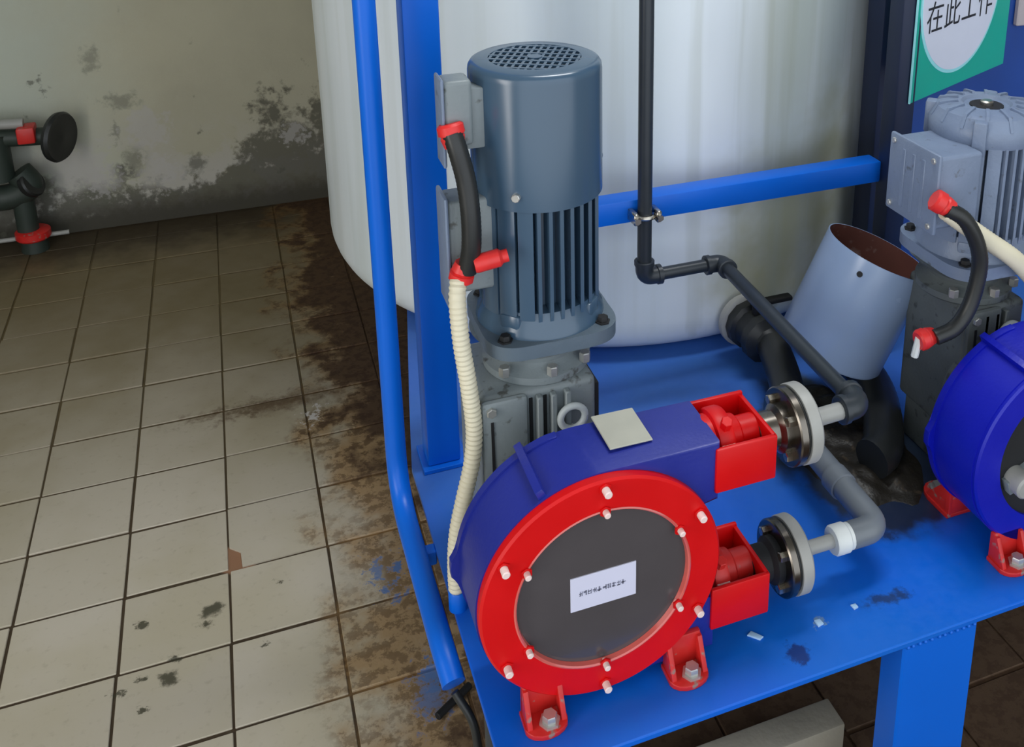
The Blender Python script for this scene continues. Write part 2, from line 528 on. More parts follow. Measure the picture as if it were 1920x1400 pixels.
def resample(pts, step):
    out = [pts[0].copy()]
    acc = 0.0
    for a, b in zip(pts[:-1], pts[1:]):
        L = (b - a).length
        while acc + L >= step:
            t = (step - acc) / L
            a = a.lerp(b, t)
            out.append(a.copy())
            L = (b - a).length
            acc = 0.0
        acc += L
    return out


def tag(o, label, cat, group=None, kind=None):
    o['label'] = label
    if cat:
        o['category'] = cat
    if group:
        o['group'] = group
    if kind:
        o['kind'] = kind
    return o


def thing(name, label, cat, loc=(0, 0, 0), rotz=0.0, group=None):
    o = bpy.data.objects.new(name, None)
    o.empty_display_size = 0.05
    col.objects.link(o)
    o.location = loc
    o.rotation_euler = (0, 0, rotz)
    return tag(o, label, cat, group)


def share(name, src, parent, loc=(0, 0, 0), rot=(0, 0, 0), scale=(1, 1, 1)):
    """another object on the same mesh"""
    o = bpy.data.objects.new(name, src.data)
    col.objects.link(o)
    o.parent = parent
    o.location = loc; o.rotation_euler = rot; o.scale = scale
    return o


# ---------------------------------------------------------------- setting: floor and wall
fl = MB().box(-3.0, 3.4, -4.6, 0.62, -0.12, -0.0032).build('floor', M_BED, smooth=False)
tag(fl, 'worn cream floor tiles with dark joints and brown rust stains', None, kind='structure')
G = 0.0026; GY = 0.0038
base_tile = None
for j in range(-3, 15):            # rows: from the wall (y = 0.52) towards the photographer
    for i in range(-6, 9):
        x0, y1 = i * 0.2, -j * 0.2
        y0 = y1 - 0.2
        if j == -3:
            t = MB().box(-0.1 + G, 0.1 - G, -0.1 + GY, 0.018, -0.012, 0.0, 0.0012, 1).build('tile', M_TILE, fl, smooth=False) if i == -6 else share('tile', strip, fl)
            if i == -6:
                strip = t
            t.location = (x0 + 0.1, y0 + 0.1, random.uniform(-0.001, 0.001))
            continue
        if i == 0 and j == 6:      # the tile with a corner broken away
            q = 0.1 - G
            t = MB().prism([(-q + 0.024, -q), (q, -q), (q, q), (-q, q), (-q, -q + 0.068), (-q + 0.022, -q + 0.046)], 'Z', -0.012, 0.0).build('tile', M_TILE, fl, smooth=False)
        elif base_tile is None:
            t = base_tile = MB().box(-0.1 + G, 0.1 - G, -0.1 + GY, 0.1 - GY, -0.012, 0.0, 0.0012, 1).build('tile', M_TILE, fl, smooth=False)
        else:
            t = share('tile', base_tile, fl)
        t.location = (x0 + 0.1 + random.uniform(-0.0012, 0.0012), y0 + 0.1 + random.uniform(-0.0012, 0.0012), random.uniform(-0.0012, 0.0012))
        t.rotation_euler = (random.uniform(-0.004, 0.004), random.uniform(-0.004, 0.004), random.uniform(-0.006, 0.006))

wl = MB().box(-3.0, 3.4, 0.54, 0.70, -0.1, 3.2).build('wall_back', M_WALL, smooth=False)
tag(wl, 'beige plaster wall with black mould along its foot', None, kind='structure')
wa = MB().box(-2.16, -2.0, -4.6, 0.70, -0.1, 3.2).build('wall_left', M_WALLP, smooth=False)
tag(wa, 'plain pale plaster side wall, outside the picture on the left', None, kind='structure')
wr = MB().box(3.4, 3.56, -4.6, 0.70, -0.1, 3.2).build('wall_right', M_WALLP, smooth=False)
tag(wr, 'plain pale plaster side wall, outside the picture on the right', None, kind='structure')
ce = MB().box(-3.16, 3.56, -4.6, 0.70, 3.2, 3.3).build('ceiling', M_WALLP, smooth=False)
tag(ce, 'plain pale ceiling above the pump room', None, kind='structure')

# ---------------------------------------------------------------- blue steel stand
H = 0.45
st = thing('steel_stand', 'bright blue welded steel stand carrying tank and pumps', 'stand', (1.3, -1.3, 0))


def at(o, root):
    o.parent = root
    o.location = o.location - root.location
    return o


def sub(mb, name, material, root, **kw):
    """build in world coordinates, then hang under root"""
    o = mb.build(name, material, **kw)
    return at(o, root)


sub(MB().prism([(0.335, -2.43), (2.5, -2.43), (2.5, -0.20), (0.47, -0.20), (0.44, -1.15), (0.366, -1.6), (0.335, -1.80)], 'Z', H - 0.010, H, 0.002), 'top_plate', M_DECK, st, smooth=False)
for (x0, x1, y0, y1) in ((0.915, 1.045, -2.426, -2.376), (0.345, 0.475, -2.426, -2.376), (2.3, 2.43, -2.426, -2.376),
                         (0.62, 0.75, -0.27, -0.22), (2.3, 2.43, -0.27, -0.22)):
    sub(MB().box(x0, x1, y0, y1, 0.0, H - 0.010, 0.003, 1), 'leg', M_BLUE, st, smooth=False)
wb = MB()
for i in range(12):
    xx = 0.92 + i * 0.0105 + random.uniform(-0.002, 0.002)
    wb.lathe([(0, -0.004), (0.0035, -0.002), (0.004, 0.001), (0, 0.004)], (xx, -2.427, H - 0.012), 'X', 8)
sub(wb, 'weld_bead', M_BLUE, st)
for y in (-2.30, -1.2, -0.35):
    sub(MB().box(0.36 if y < -2 else 0.52, 2.48, y - 0.025, y + 0.025, H - 0.075, H - 0.010, 0.002, 1), 'cross_beam', M_BLUE, st, smooth=False)
fr_ = thing('tank_frame', 'blue upright posts and crossbar in front of the white tank', 'frame', (0.39, -1.79, H))
sub(MB().box(0.361, 0.418, -1.820, -1.764, H + 0.008, 2.4, 0.004, 2), 'post', M_BLUE, fr_)
sub(MB().box(0.352, 0.430, -1.83, -1.752, H, H + 0.008, 0.001, 1), 'base_plate', M_BLUE, fr_, smooth=False)
p2 = sub(MB().box(1.297, 1.342, -1.795, -1.750, H, 2.4, 0.004, 2), 'post', M_SHADEPOST, fr_)
sub(MB().box(0.416, 1.297, -1.765, -1.722, 0.832, 0.876, 0.003, 2), 'crossbar', M_BLUE, fr_)

# blue bent tube beside the stand
bt = thing('bent_tube', 'round blue tube bending forward along the left edge of stand', 'tube', (0.309, -1.86, H))
sub(MB().tube(fillet([(0.299, -1.86, 2.4), (0.3025, -1.86, 0.452), (0.308, -2.190, 0.436), (0.313, -2.232, 0.415)], 0.09, 10), 0.0168, 18), 'tube', M_BLUE, bt)
sub(MB().box(0.316, 0.336, -2.01, -1.99, 0.42, 0.447, 0.002, 1), 'bracket', M_BLUE, bt, smooth=False)

# ---------------------------------------------------------------- tank
tk = thing('storage_tank', 'large cloudy white plastic storage tank behind the pumps', 'tank', (1.0, -0.961, H))
R = 0.702
pf = [(0, 0.002), (R - 0.09, 0.002)]
for k in range(1, 9):
    a = -PI / 2 + k * PI / 16
    pf.append((R - 0.09 + 0.09 * math.cos(a), 0.092 + 0.09 * math.sin(a)))
pf += [(R, 0.4), (R + 0.002, 0.8), (R, 1.2), (R, 1.75), (R - 0.06, 1.85), (0.25, 1.95), (0, 1.95)]
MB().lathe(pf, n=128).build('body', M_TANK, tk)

# ---------------------------------------------------------------- peristaltic hose pumps
def make_pump(px, label, opened):
    """origin: pump axis on the deck; local x right, y away, z up; housing centre z = 0.177"""
    navy = M_NAVY2 if opened else M_NAVY
    root = thing('hose_pump', label, 'pump', (px, -2.295, H), 0, 'hose pumps on the blue stand')
    zc = 0.177
    yf, yb = -0.050, 0.050
    Rd = 0.165
    # housing: drum with an upper and a lower straight outlet to the right
    poly = []
    for k in range(0, 49):
        a = PI / 2 + k * PI / 48
        poly.append((Rd * math.cos(a), zc + Rd * math.sin(a)))
    lo = [(0.165, zc - Rd), (0.165, zc - Rd + 0.088), (0.105, zc - Rd + 0.092)]
    for k in range(1, 12):
        a = -0.62 + k * 1.24 / 12
        lo.append((0.128 * math.cos(a), zc + 0.128 * math.sin(a)))
    lo += [(0.105, zc + Rd - 0.092), (0.165, zc + Rd - 0.088), (0.165, zc + Rd)]
    MBp = MB().prism(poly + lo, 'Y', yf, yb, 0.004)
    h = MBp.build('housing', navy, root, angle=30)
    # rear plate, a little larger, with its corner at the left
    poly2 = []
    for k in range(0, 41):
        a = math.radians(100 + k * 4)
        rr = 0.168 + (0.008 if 19 <= k <= 21 else 0)
        poly2.append((rr * math.cos(a), zc + rr * math.sin(a)))
    MB().prism(poly2, 'Y', yb - 0.012, yb, 0.0015).build('rear_rim', navy, root, angle=30)
    rib = MB().prism([(-0.006, 0.160), (0.006, 0.160), (0.005, 0.176), (-0.005, 0.176)], 'Y', yf + 0.004, yb + 0.004, 0.001).build('rib', navy, root)
    rib.rotation_euler = (0, math.radians(-27), 0)
    rib.location = (0, 0, zc)
    if not opened:
        # red cover ring, smoked window, two circles of studs
        MB().lathe([(0.120, -0.014), (0.160, -0.014), (0.163, -0.011), (0.163, 0.0), (0.116, 0.0), (0.116, -0.010), (0.120, -0.014)], (0, yf, zc), 'Y', 96).build('cover_ring', M_RED, root)
        wd = MB().lathe([(0, -0.007), (0.1165, -0.007), (0.1165, -0.001), (0, -0.001)], (0, yf, zc), 'Y', 96).build('window', M_GLASS, root)
        MB().lathe([(0.1150, -0.0072), (0.1162, -0.0135), (0.1180, -0.0150), (0.1200, -0.0142), (0.1165, -0.0070), (0.115, -0.007)], (0, yf, zc), 'Y', 96).build('window_lip', M_CLEAR, wd)
        s0 = None
        for rad, L, rr in ((0.151, 0.020, 0.0052), (0.1185, 0.017, 0.0042)):
            s0 = None
            for a in (90, 30, -30, -90, -150, 150):
                loc = (rad * math.cos(math.radians(a)), yf - 0.012, zc + rad * math.sin(math.radians(a)))
                if s0 is None:
                    s0 = MB().cyl((0, 0.004, 0), (0, -L + 0.004, 0), rr, 12, 0.0012).build('stud', M_STUD, root)
                    s0.location = loc
                    s0a = MB().lathe([(0.0032, -0.0012), (rr + 0.0036, -0.0012), (rr + 0.0036, -0.0040), (rr, -0.0040)], (0, 0, 0), 'Y', 6).build('nut', M_RED, s0)
                else:
                    s = share('stud', s0, root, loc)
                    share('nut', s0a, s)
        lb = MB().box(-0.0445, 0.0445, yf - 0.0082, yf - 0.0066, zc - 0.0275, zc + 0.0240, 0).build('label', M_LABEL, wd, smooth=False)
        ink = MB()
        rnd = random.Random(3)
        cx = -0.033
        while cx < 0.030:      # illegible grey print: one line of small glyph strokes
            wdt = rnd.uniform(0.004, 0.0062)
            for q in range(3):
                zz = zc - 0.0025 + rnd.uniform(-0.0028, 0.0028)
                ink.box(cx, cx + wdt * rnd.uniform(0.6, 1), yf - 0.0086, yf - 0.0081, zz - 0.00045, zz + 0.00045)
            for q in range(2):
                xx = cx + rnd.uniform(0.0005, wdt)
                ink.box(xx - 0.0004, xx + 0.0004, yf - 0.0086, yf - 0.0081, zc - 0.0058, zc + 0.0012)
            cx += wdt + 0.0013
        ink.build('label_print', M_INK, wd, smooth=False)
        npz = zc + Rd
        pl = MB().box(-0.031, 0.029, -0.036, 0.034, 0.004, 0.0065, 0.0008, 1).build('nameplate', M_PLATE, root, smooth=False)
        pl.location = (0.0535, 0.018, npz)
        pl.rotation_euler = (0.04, 0.03, 0.02)
        for q in ((-0.022, -0.028), (0.022, -0.028), (-0.022, 0.028), (0.022, 0.028)):
            MB().cyl((q[0], q[1], -0.002), (q[0], q[1], 0.005), 0.003, 8).build('standoff', M_BOLT, pl)
    else:
        # cover taken off: flat blue face, dark chamber, pale roller inside
        MB().lathe([(0.118, -0.008), (0.160, -0.008), (0.163, -0.005), (0.163, 0.002), (0.118, 0.002), (0.118, -0.008)], (0, yf, zc), 'Y', 96).build('face_ring', navy, root)
        MB().lathe([(0, -0.002), (0.118, -0.002), (0.118, 0.0), (0, 0.0)], (0, yf, zc), 'Y', 72).build('chamber', M_DARK, root)
        MB().lathe([(0, -0.034), (0.016, -0.034), (0.019, -0.031), (0.019, 0), (0, 0)], (-0.085, yf, zc - 0.028), 'Y', 24).build('roller', M_FLANGE, root)
        MB().lathe([(0, -0.03), (0.030, -0.03), (0.034, -0.026), (0.034, 0), (0, 0)], (0, yf, zc), 'Y', 24).build('hub', M_GREYD, root)
        arm = MB().prism([(-0.012, -0.11), (0.012, -0.11), (0.022, 0), (0.012, 0.11), (-0.012, 0.11), (-0.022, 0)], 'Y', yf - 0.016, yf, 0.002).build('rotor_arm', M_GREYD, root)
        arm.rotation_euler = (0, math.radians(70), 0)
        arm.location = (0, 0, zc)
    # hose ends in red troughs, clamped flanges on the right
    for zi, zo in ((0, zc + 0.123), (1, zc - 0.100)):
        tr = MB()
        x0, x1, y0, y1, z0, z1 = 0.158, 0.248, -0.054, 0.053, zo - 0.034, zo + 0.033
        th = 0.007
        tr.box(x0, x1, y0, y0 + th, z0, z1, 0.0025)
        tr.box(x0, x1, y1 - th, y1, z0, z1 + 0.004, 0.0025)
        tr.box(x1 - th, x1, y0 + 0.001, y1 - 0.001, z0, z1, 0.0025)
        tr.box(x0, x1, y0 + 0.001, y1 - 0.001, z0, z0 + th, 0.0025)
        tr.build('trough', M_RED, root)
        hm = M_REDW if zi else M_RED
        he = MB().lathe([(0, 0.0), (0.034, 0.0), (0.036, 0.004), (0.036, 0.012), (0.041, 0.014), (0.043, 0.018), (0.043, 0.032), (0.041, 0.036), (0.030, 0.038), (0.028, 0.052), (0.023, 0.056), (0.023, 0.085), (0, 0.085)],
                        (0.160, 0.002, zo + 0.007), 'X', 32).build('hose_end', hm, root)
        MB().cyl((0.185, -0.020, zo + 0.037), (0.185, -0.028, zo + 0.054), 0.008, 6, 0.001).build('screw', hm, he)
        MB().box(0.174, 0.194, -0.044, -0.036, zo + 0.020, zo + 0.024, 0.001, 1).build('clip', M_STUD, he)
        sp = MB().lathe([(0, 0.24), (0.027, 0.24), (0.027, 0.27), (0.034, 0.276), (0.034, 0.290), (0, 0.290)], (0, 0, zo), 'X', 32).build('spigot', M_DARK if zi else M_STEELD, root)
        fr = 0.055
        f1 = MB().lathe([(0.02, 0.286), (fr - 0.002, 0.286), (fr, 0.288), (fr, 0.297), (fr - 0.002, 0.299), (0.02, 0.299)], (0, 0, zo), 'X', 56).build('steel_flange', M_STEELD, root)
        MB().lathe([(0.018, 0.299), (fr - 0.004, 0.299), (fr - 0.004, 0.303), (0.018, 0.303)], (0, 0, zo), 'X', 56).build('gasket', M_BLACK, root)
        f2 = MB().lathe([(0, 0.303), (fr, 0.303), (fr + 0.001, 0.305), (fr + 0.001, 0.319), (fr - 0.002, 0.322), (0.028, 0.322), (0.024, 0.330), (0, 0.330)], (0, 0, zo), 'X', 56).build('flange', M_FLANGE, root)
        b0 = None
        for a in (45, 135, 225, 315):
            loc = (0.286, 0.039 * math.cos(math.radians(a)), zo + 0.039 * math.sin(math.radians(a)))
            if b0 is None:
                b0 = MB().cyl((0.001, 0, 0), (-0.009, 0, 0), 0.0075, 6, 0.001).build('bolt', M_STEEL, f1)
                b0.location = loc
            else:
                share('bolt', b0, f1, loc)
    # four feet
    f0 = None
    for (fx, fy, back) in ((-0.085, -0.048, 0), (0.115, -0.048, 0), (-0.085, 0.048, 1), (0.115, 0.048, 1)):
        if f0 is None:
            out = [(-0.028, 0.0), (-0.028, -0.030)]
            for k in range(0, 9):
                a = PI + k * PI / 8
                out.append((0.028 * math.cos(a), -0.030 + 0.018 * math.sin(a)))
            out += [(0.028, -0.030), (0.028, 0.0)]
            f0 = MB().prism(out, 'Z', 0.0, 0.008, 0.0015).build('foot', M_REDW, root)
            kids = []
            for sx in (-0.026, 0.019):
                kids.append(('gusset', MB().prism([(0.0, 0.006), (0.0, 0.052), (-0.014, 0.050), (-0.034, 0.010), (-0.034, 0.006)], 'X', sx, sx + 0.007, 0.001).build('gusset', M_REDW, f0)))
            kids.append(('upright', MB().box(-0.026, 0.026, -0.010, 0.0, 0.006, 0.055, 0.003).build('upright', M_REDW, f0)))
            kids.append(('bolt', MB().lathe([(0, 0.022), (0.009, 0.022), (0.010, 0.020), (0.010, 0.012), (0.014, 0.012), (0.014, 0.008), (0, 0.008)], (0.004, -0.030, 0), 'Z', 6).build('bolt', M_BOLT, f0)))
            f0.location = (fx, fy, 0)
        else:
            o = share('foot', f0, root, (fx, fy, 0), (0, 0, PI if back else 0), (1.0, 1.7 if back else 1.0, 1.0))
            for nme, kk in kids:
                share(nme, kk, o)
    return root


make_pump(0.489, 'dark blue hose pump with red cover ring and white label', False)
make_pump(1.24, 'ultramarine hose pump with cover taken off at the right edge', True)


# ---------------------------------------------------------------- geared motors
def make_motor(px, py, label, cowl):
    """origin under the motor axis on the deck, local z = height above deck"""
    root = thing('gear_motor', label, 'motor', (px, py, H), 0, 'geared motors behind the pumps')
    gm = M_GREYD if cowl else M_GREYG
    # gearbox body, output towards the pump
    gx = -0.110 if cowl else -0.062
    gb = MB().box(gx, 0.060, -0.078, 0.080, 0.085, 0.330, 0.010, 3).build('gearbox', gm, root)
    ly = -2.245 - py
    MB().lathe([(0, 0), (0.082, 0), (0.086, 0.004), (0.086, 0.03), (0.068, 0.045), (0.068, -0.06 - ly), (0, -0.06 - ly)], (-0.014, ly, 0.177), 'Y', 40).build('output_hub', gm, root)
    MB().box(gx + 0.01, 0.05, -0.055, 0.07, 0.0, 0.09, 0.006).build('pedestal', gm, root)
    cp = MB().box(gx - 0.003, gx + 0.064, -0.090, -0.077, 0.175, 0.331, 0.007, 2).build('cover_plate', gm, root)
    for q in ((gx + 0.010, 0.317), (gx + 0.010, 0.19), (gx + 0.052, 0.19)):
        MB().cyl((q[0], -0.089, q[1]), (q[0], -0.096, q[1]), 0.0075, 6, 0.001).build('bolt', M_BOLT, cp)
    MB().box(gx + 0.009, gx + 0.013, -0.0915, -0.089, 0.215, 0.300, 0).build('slot', M_DARK, cp, smooth=False)
    MB().box(-0.042, -0.037, -0.0795, -0.077, 0.16, 0.318, 0).build('groove', M_DARK, gb, smooth=False)
    MB().box(-0.021, -0.016, -0.0795, -0.077, 0.16, 0.318, 0).build('groove', M_DARK, gb, smooth=False)
    for i in range(3):
        MB().box(-0.033 + i * 0.021, -0.024 + i * 0.021, -0.090, -0.070, 0.15, 0.322, 0.002, 1).build('casting_rib', gm, gb)
    MB().box(0.058, 0.075, -0.05, 0.05, 0.16, 0.30, 0.004, 2).build('side_cover', M_DARK, gb)
    ey = MB()
    pts = [(0.018 + 0.0185 * math.cos(2 * PI * k / 24), -0.094, 0.282 + 0.0185 * math.sin(2 * PI * k / 24)) for k in range(25)]
    ey.tube(pts, 0.0052, 10, caps=False)
    ey.cyl((0.018, -0.094, 0.263), (0.018, -0.075, 0.255), 0.006, 10)
    ey.build('lifting_eye', M_EYE, root)
    # input adaptor: base ring, neck, bowl under the flange
    MB().lathe([(0, 0.328), (0.076, 0.328), (0.080, 0.332), (0.080, 0.343), (0.066, 0.349), (0.060, 0.356), (0.062, 0.364), (0.088, 0.382), (0.098, 0.392), (0, 0.394)],
               (-0.006, 0.004, 0), n=56).build('adaptor', gm, root)
    ab = MB().cyl((-0.004, -0.071, 0.343), (-0.004, -0.071, 0.358), 0.0085, 6, 0.0012).build('bolt', M_BOLT, root)
    share('bolt', ab, root, (-0.065, 0.022, 0))
    share('bolt', ab, root, (0.055, 0.018, 0))
    fo = []
    for k in range(120):
        a = 2 * PI * k / 120
        rr = 0.0985 + 0.020 * (math.sin(2 * a) ** 2) ** 1.5
        fo.append((rr * math.cos(a), rr * math.sin(a)))
    fg = MB().prism(fo, 'Z', 0.392, 0.413, 0.003).build('flange', M_GREYL if not cowl else M_GREYF, root)
    b0 = None
    for k in range(4):
        a = math.radians(45 + 90 * k)
        loc = (0.102 * math.cos(a), 0.102 * math.sin(a), 0.4125)
        if b0 is None:
            b0 = MB().lathe([(0, 0.010), (0.007, 0.010), (0.008, 0.008), (0.008, 0.003), (0.011, 0.003), (0.011, 0), (0, 0)], n=6).build('flange_bolt', M_DARK, fg)
            b0.location = loc
        else:
            share('flange_bolt', b0, fg, loc)
    # stator: core, lower skirt, parallel cooling fins at the front and back, smooth sides
    body_m = M_GREY if cowl else M_GREYL
    sb = MB().lathe([(0, 0.412), (0.094, 0.413), (0.092, 0.424), (0.086, 0.436), (0.084, 0.450), (0.062, 0.452), (0.062, 0.610), (0.088, 0.612), (0.088, 0.622), (0, 0.622)], n=64).build('stator', body_m, root)
    Rf = 0.0875
    xs = [-0.0235 + 0.0158 * k for k in range(7)]
    for sy in (-1, 1):
        for x in xs:
            yo = math.sqrt(Rf ** 2 - x * x)
            yi = math.sqrt(max(0.0, 0.058 ** 2 - x * x)) * 0.98
            MB().prism([(sy * yi, 0.446), (sy * yo * 0.985, 0.438), (sy * yo, 0.452), (sy * yo, 0.613), (sy * yi, 0.613)], 'X', x - 0.0026, x + 0.0026).build('fin', body_m, sb, smooth=False)
    MB().box(0.050, 0.0860, -0.012, 0.012, 0.438, 0.613, 0.004, 2).build('fin', body_m, sb)
    # smooth shoulder pieces on the left, split by narrow slits
    for a0, a1 in ((186, 212), (214.5, 232), (235, 249), (111, 125), (128, 145.5), (148, 174)):
        pl = [(Rf * math.cos(math.radians(a0 + (a1 - a0) * k / 8)), Rf * math.sin(math.radians(a0 + (a1 - a0) * k / 8))) for k in range(9)]
        pl += [(0.058 * math.cos(math.radians(a1 + (a0 - a1) * k / 8)), 0.058 * math.sin(math.radians(a1 + (a0 - a1) * k / 8))) for k in range(9)]
        MB().prism(pl, 'Z', 0.440, 0.613, 0.0015).build('shoulder', body_m, sb, angle=30)
    for k in range(4):
        pd = MB().box(0.066, 0.090, -0.016, 0.016, 0.413, 0.446, 0.005, 2).build('corner_lug', body_m, sb)
        pd.rotation_euler = (0, 0, math.radians(45 + 90 * k))
    # terminal box on the left
    if not cowl:
        tb = MB().box(-0.152, -0.070, -0.085, 0.030, 0.492, 0.612, 0.006, 3).build('terminal_box', body_m, root)
        MB().box(-0.158, -0.150, -0.090, 0.035, 0.486, 0.618, 0.004, 2).build('lid', body_m, tb)
        b0 = None
        for q in ((-0.078, 0.498), (0.022, 0.498), (-0.078, 0.606), (0.022, 0.606)):
            if b0 is None:
                b0 = MB().cyl((0, 0, 0), (-0.004, 0, 0), 0.005, 8, 0.001).build('screw', M_BOLT, tb)
                b0.location = (-0.157, q[0], q[1])
            else:
                share('screw', b0, tb, (-0.157, q[0], q[1]))
        for q in (-0.055, -0.03, -0.005):
            MB().box(-0.1595, -0.157, q - 0.004, q + 0.004, 0.502, 0.60, 0.001, 1).build('lid_rib', body_m, tb)
    else:
        tb = MB().box(-0.138, -0.070, -0.040, 0.012, 0.480, 0.618, 0.006, 3).build('terminal_box', M_GREYD, root)
        MB().box(-0.143, -0.137, -0.046, 0.010, 0.460, 0.626, 0.003, 2).build('lid', M_GREYL, tb)
    if cowl:
        cw = MB().lathe([(0.0905, 0.606), (0.0925, 0.606), (0.0925, 0.783), (0.0915, 0.790), (0.0885, 0.7945), (0.083, 0.797), (0.064, 0.798), (0.064, 0.794), (0.0895, 0.782), (0.0905, 0.606)], n=72).build('cowl', M_GREY, root)
        MB().lathe([(0, 0.786), (0.085, 0.786)], n=48).build('grille_backing', M_DARK, cw)
        g2 = MB()
        for i in range(-6, 7):
            p = i * 0.0100
            L = math.sqrt(max(0.0, 0.066 ** 2 - p * p))
            g2.box(p - 0.0019, p + 0.0019, -L, L, 0.7945, 0.7975)
        for i in range(-3, 4):
            p = i * 0.0185
            L = math.sqrt(max(0.0, 0.066 ** 2 - p * p))
            g2.box(-L, L, p - 0.0024, p + 0.0024, 0.7945, 0.7978)
        g2.lathe([(0, 0.7985), (0.010, 0.7985), (0.010, 0.7945), (0, 0.7945)], n=24)
        go = g2.build('grille', M_GREY, cw)
        go.rotation_euler = (0, 0, math.radians(-28))
        for a, z in ((3, 0.735), (2, 0.640), (-124, 0.628), (118, 0.64)):
            a = math.radians(a)
            MB().cyl((0.0905 * math.cos(a), 0.0905 * math.sin(a), z), (0.0985 * math.cos(a), 0.0985 * math.sin(a), z), 0.0062, 8, 0.001).build('screw', M_GREY if math.degrees(a) > -60 else M_BOLT, cw)
        # upper junction box carried beside the cowl
        jb = MB().box(-0.138, -0.100, -0.052, -0.010, 0.700, 0.790, 0.006, 3).build('junction_box', M_GREYD, root)
        MB().box(-0.142, -0.137, -0.054, -0.012, 0.672, 0.794, 0.003, 2).build('back_plate', M_GREYL, jb)
        MB().box(-0.108, -0.080, -0.04, -0.01, 0.69, 0.775, 0.003, 2).build('bracket', M_GREYD, jb)
    else:
        # bare end shield, fan missing
        es = MB().lathe([(0.086, 0.606), (0.089, 0.610), (0.089, 0.632), (0.084, 0.640), (0.078, 0.652), (0.062, 0.657), (0.040, 0.659), (0.036, 0.654), (0.022, 0.652), (0, 0.652)], n=48).build('end_shield', M_GREYL, root)
        MB().lathe([(0, 0.6545), (0.027, 0.6545), (0.027, 0.652), (0, 0.652)], n=24).build('shaft_recess', M_DARK, es)
        MB().lathe([(0, 0.662), (0.008, 0.662), (0.0105, 0.660), (0.0105, 0.650), (0, 0.650)], n=20).build('shaft', M_STEEL, es)
        r0 = None
        for k in range(14):
            a = 2 * PI * k / 14
            if r0 is None:
                r0 = MB().prism([(0.044, 0.655), (0.047, 0.6625), (0.076, 0.6575), (0.088, 0.636), (0.082, 0.632)], 'Y', -0.0025, 0.0025).build('shield_rib', M_GREYL, es, smooth=False)
                r0.rotation_euler = (0, 0, a)
            else:
                share('shield_rib', r0, es, (0, 0, 0), (0, 0, a))
        for k in range(4):
            a = math.radians(45 + 90 * k)
            MB().box(-0.013, 0.013, -0.011, 0.011, 0.596, 0.652, 0.004, 2).build('lug', M_GREYL, es, loc=(0.082 * math.cos(a), 0.082 * math.sin(a), 0)).rotation_euler = (0, 0, a)
    return root


make_motor(0.501, -2.05, 'upright grey motor with smooth fan cowl and mesh top, left one', True)
make_motor(1.250, -2.095, 'upright grey finned motor with its fan cowl missing, right one', False)


# ---------------------------------------------------------------- cables and conduits
def gland(mb, p, d, r=0.013, L=0.03):
    p = Vector(p); d = Vector(d).normalized()
    mb.lathe([(0, 0), (r * 0.8, 0), (r, 0.003), (r, L * 0.45), (r * 0.82, L * 0.5), (r * 0.92, L * 0.6), (r * 0.75, L), (0, L)], p, d, 10)


def corrugated(pts, r, pitch, depth, step=None):
    pts = resample(pts, pitch / 2)
    return MB().tube(pts, r, 16, True, lambda i: r if i % 2 else r - depth)


c1 = thing('black_cable', 'short black cable between red glands beside the left motor', 'cable', (0.37, -2.1, 1.17))
sub(corrugated(spline([(0.371, -2.108, 1.172), (0.376, -2.115, 1.150), (0.384, -2.12, 1.108), (0.387, -2.125, 1.060), (0.386, -2.125, 1.015), (0.381, -2.118, 0.978)], 12), 0.0135, 0.006, 0.0005), 'cable', M_BLACK, c1)
g = MB(); gland(g, (0.3695, -2.100, 1.184), (0.15, -0.2, -1), 0.0180, 0.032)
sub(g, 'gland', M_REDP, c1)
g = MB(); gland(g, (0.372, -2.112, 0.962), (0.25, -0.1, 1), 0.0175, 0.028)
g.lathe([(0, 0), (0.0115, 0), (0.0125, 0.003), (0.0125, 0.034), (0.009, 0.038), (0.009, 0.046), (0, 0.046)], (0.388, -2.130, 0.992), Vector((1, -0.1, 0.18)), 12)
sub(g, 'tee_gland', M_REDP, c1)

c2 = thing('cream_conduit', 'cream corrugated conduit hanging down beside the left gearbox', 'conduit', (0.345, -2.13, H))
cp_ = spline([(0.368, -2.118, 0.968), (0.363, -2.13, 0.940), (0.365, -2.135, 0.88), (0.372, -2.135, 0.815), (0.377, -2.135, 0.745), (0.372, -2.135, 0.69), (0.358, -2.137, 0.635), (0.346, -2.137, 0.58), (0.341, -2.137, 0.52), (0.342, -2.137, 0.452)], 10)
sub(corrugated(cp_, 0.0122, 0.0076, 0.0015), 'conduit', M_CREAM, c2)
sub(MB().lathe([(0, 0), (0.0135, 0), (0.0135, 0.03), (0.012, 0.032), (0, 0.032)], (0.342, -2.137, 0.450), 'Z', 18), 'end_cap', M_BLUE, c2)

c3 = thing('black_cable', 'black cable bowed between the two red glands of right motor', 'cable', (1.09, -2.22, 0.95))
sub(corrugated(spline([(1.098, -2.205, 0.990), (1.125, -2.215, 0.972), (1.150, -2.22, 0.93), (1.160, -2.22, 0.885), (1.150, -2.22, 0.826), (1.125, -2.22, 0.790), (1.090, -2.215, 0.776)], 12), 0.0128, 0.006, 0.0005), 'cable', M_BLACK, c3)
g = MB(); gland(g, (1.082, -2.192, 1.004), (0.75, -0.35, -0.5), 0.018, 0.034); sub(g, 'gland', M_REDP, c3)
g = MB(); gland(g, (1.068, -2.205, 0.770), (1, 0, 0.15), 0.017, 0.03); sub(g, 'gland', M_REDP, c3)
g = MB().cyl((1.066, -2.203, 0.742), (1.07, -2.205, 0.775), 0.006, 8); sub(g, 'lead', M_WHITE, c3)
c4 = thing('cream_conduit', 'cream conduit running right below the finned right motor', 'conduit', (1.1, -2.21, 0.98))
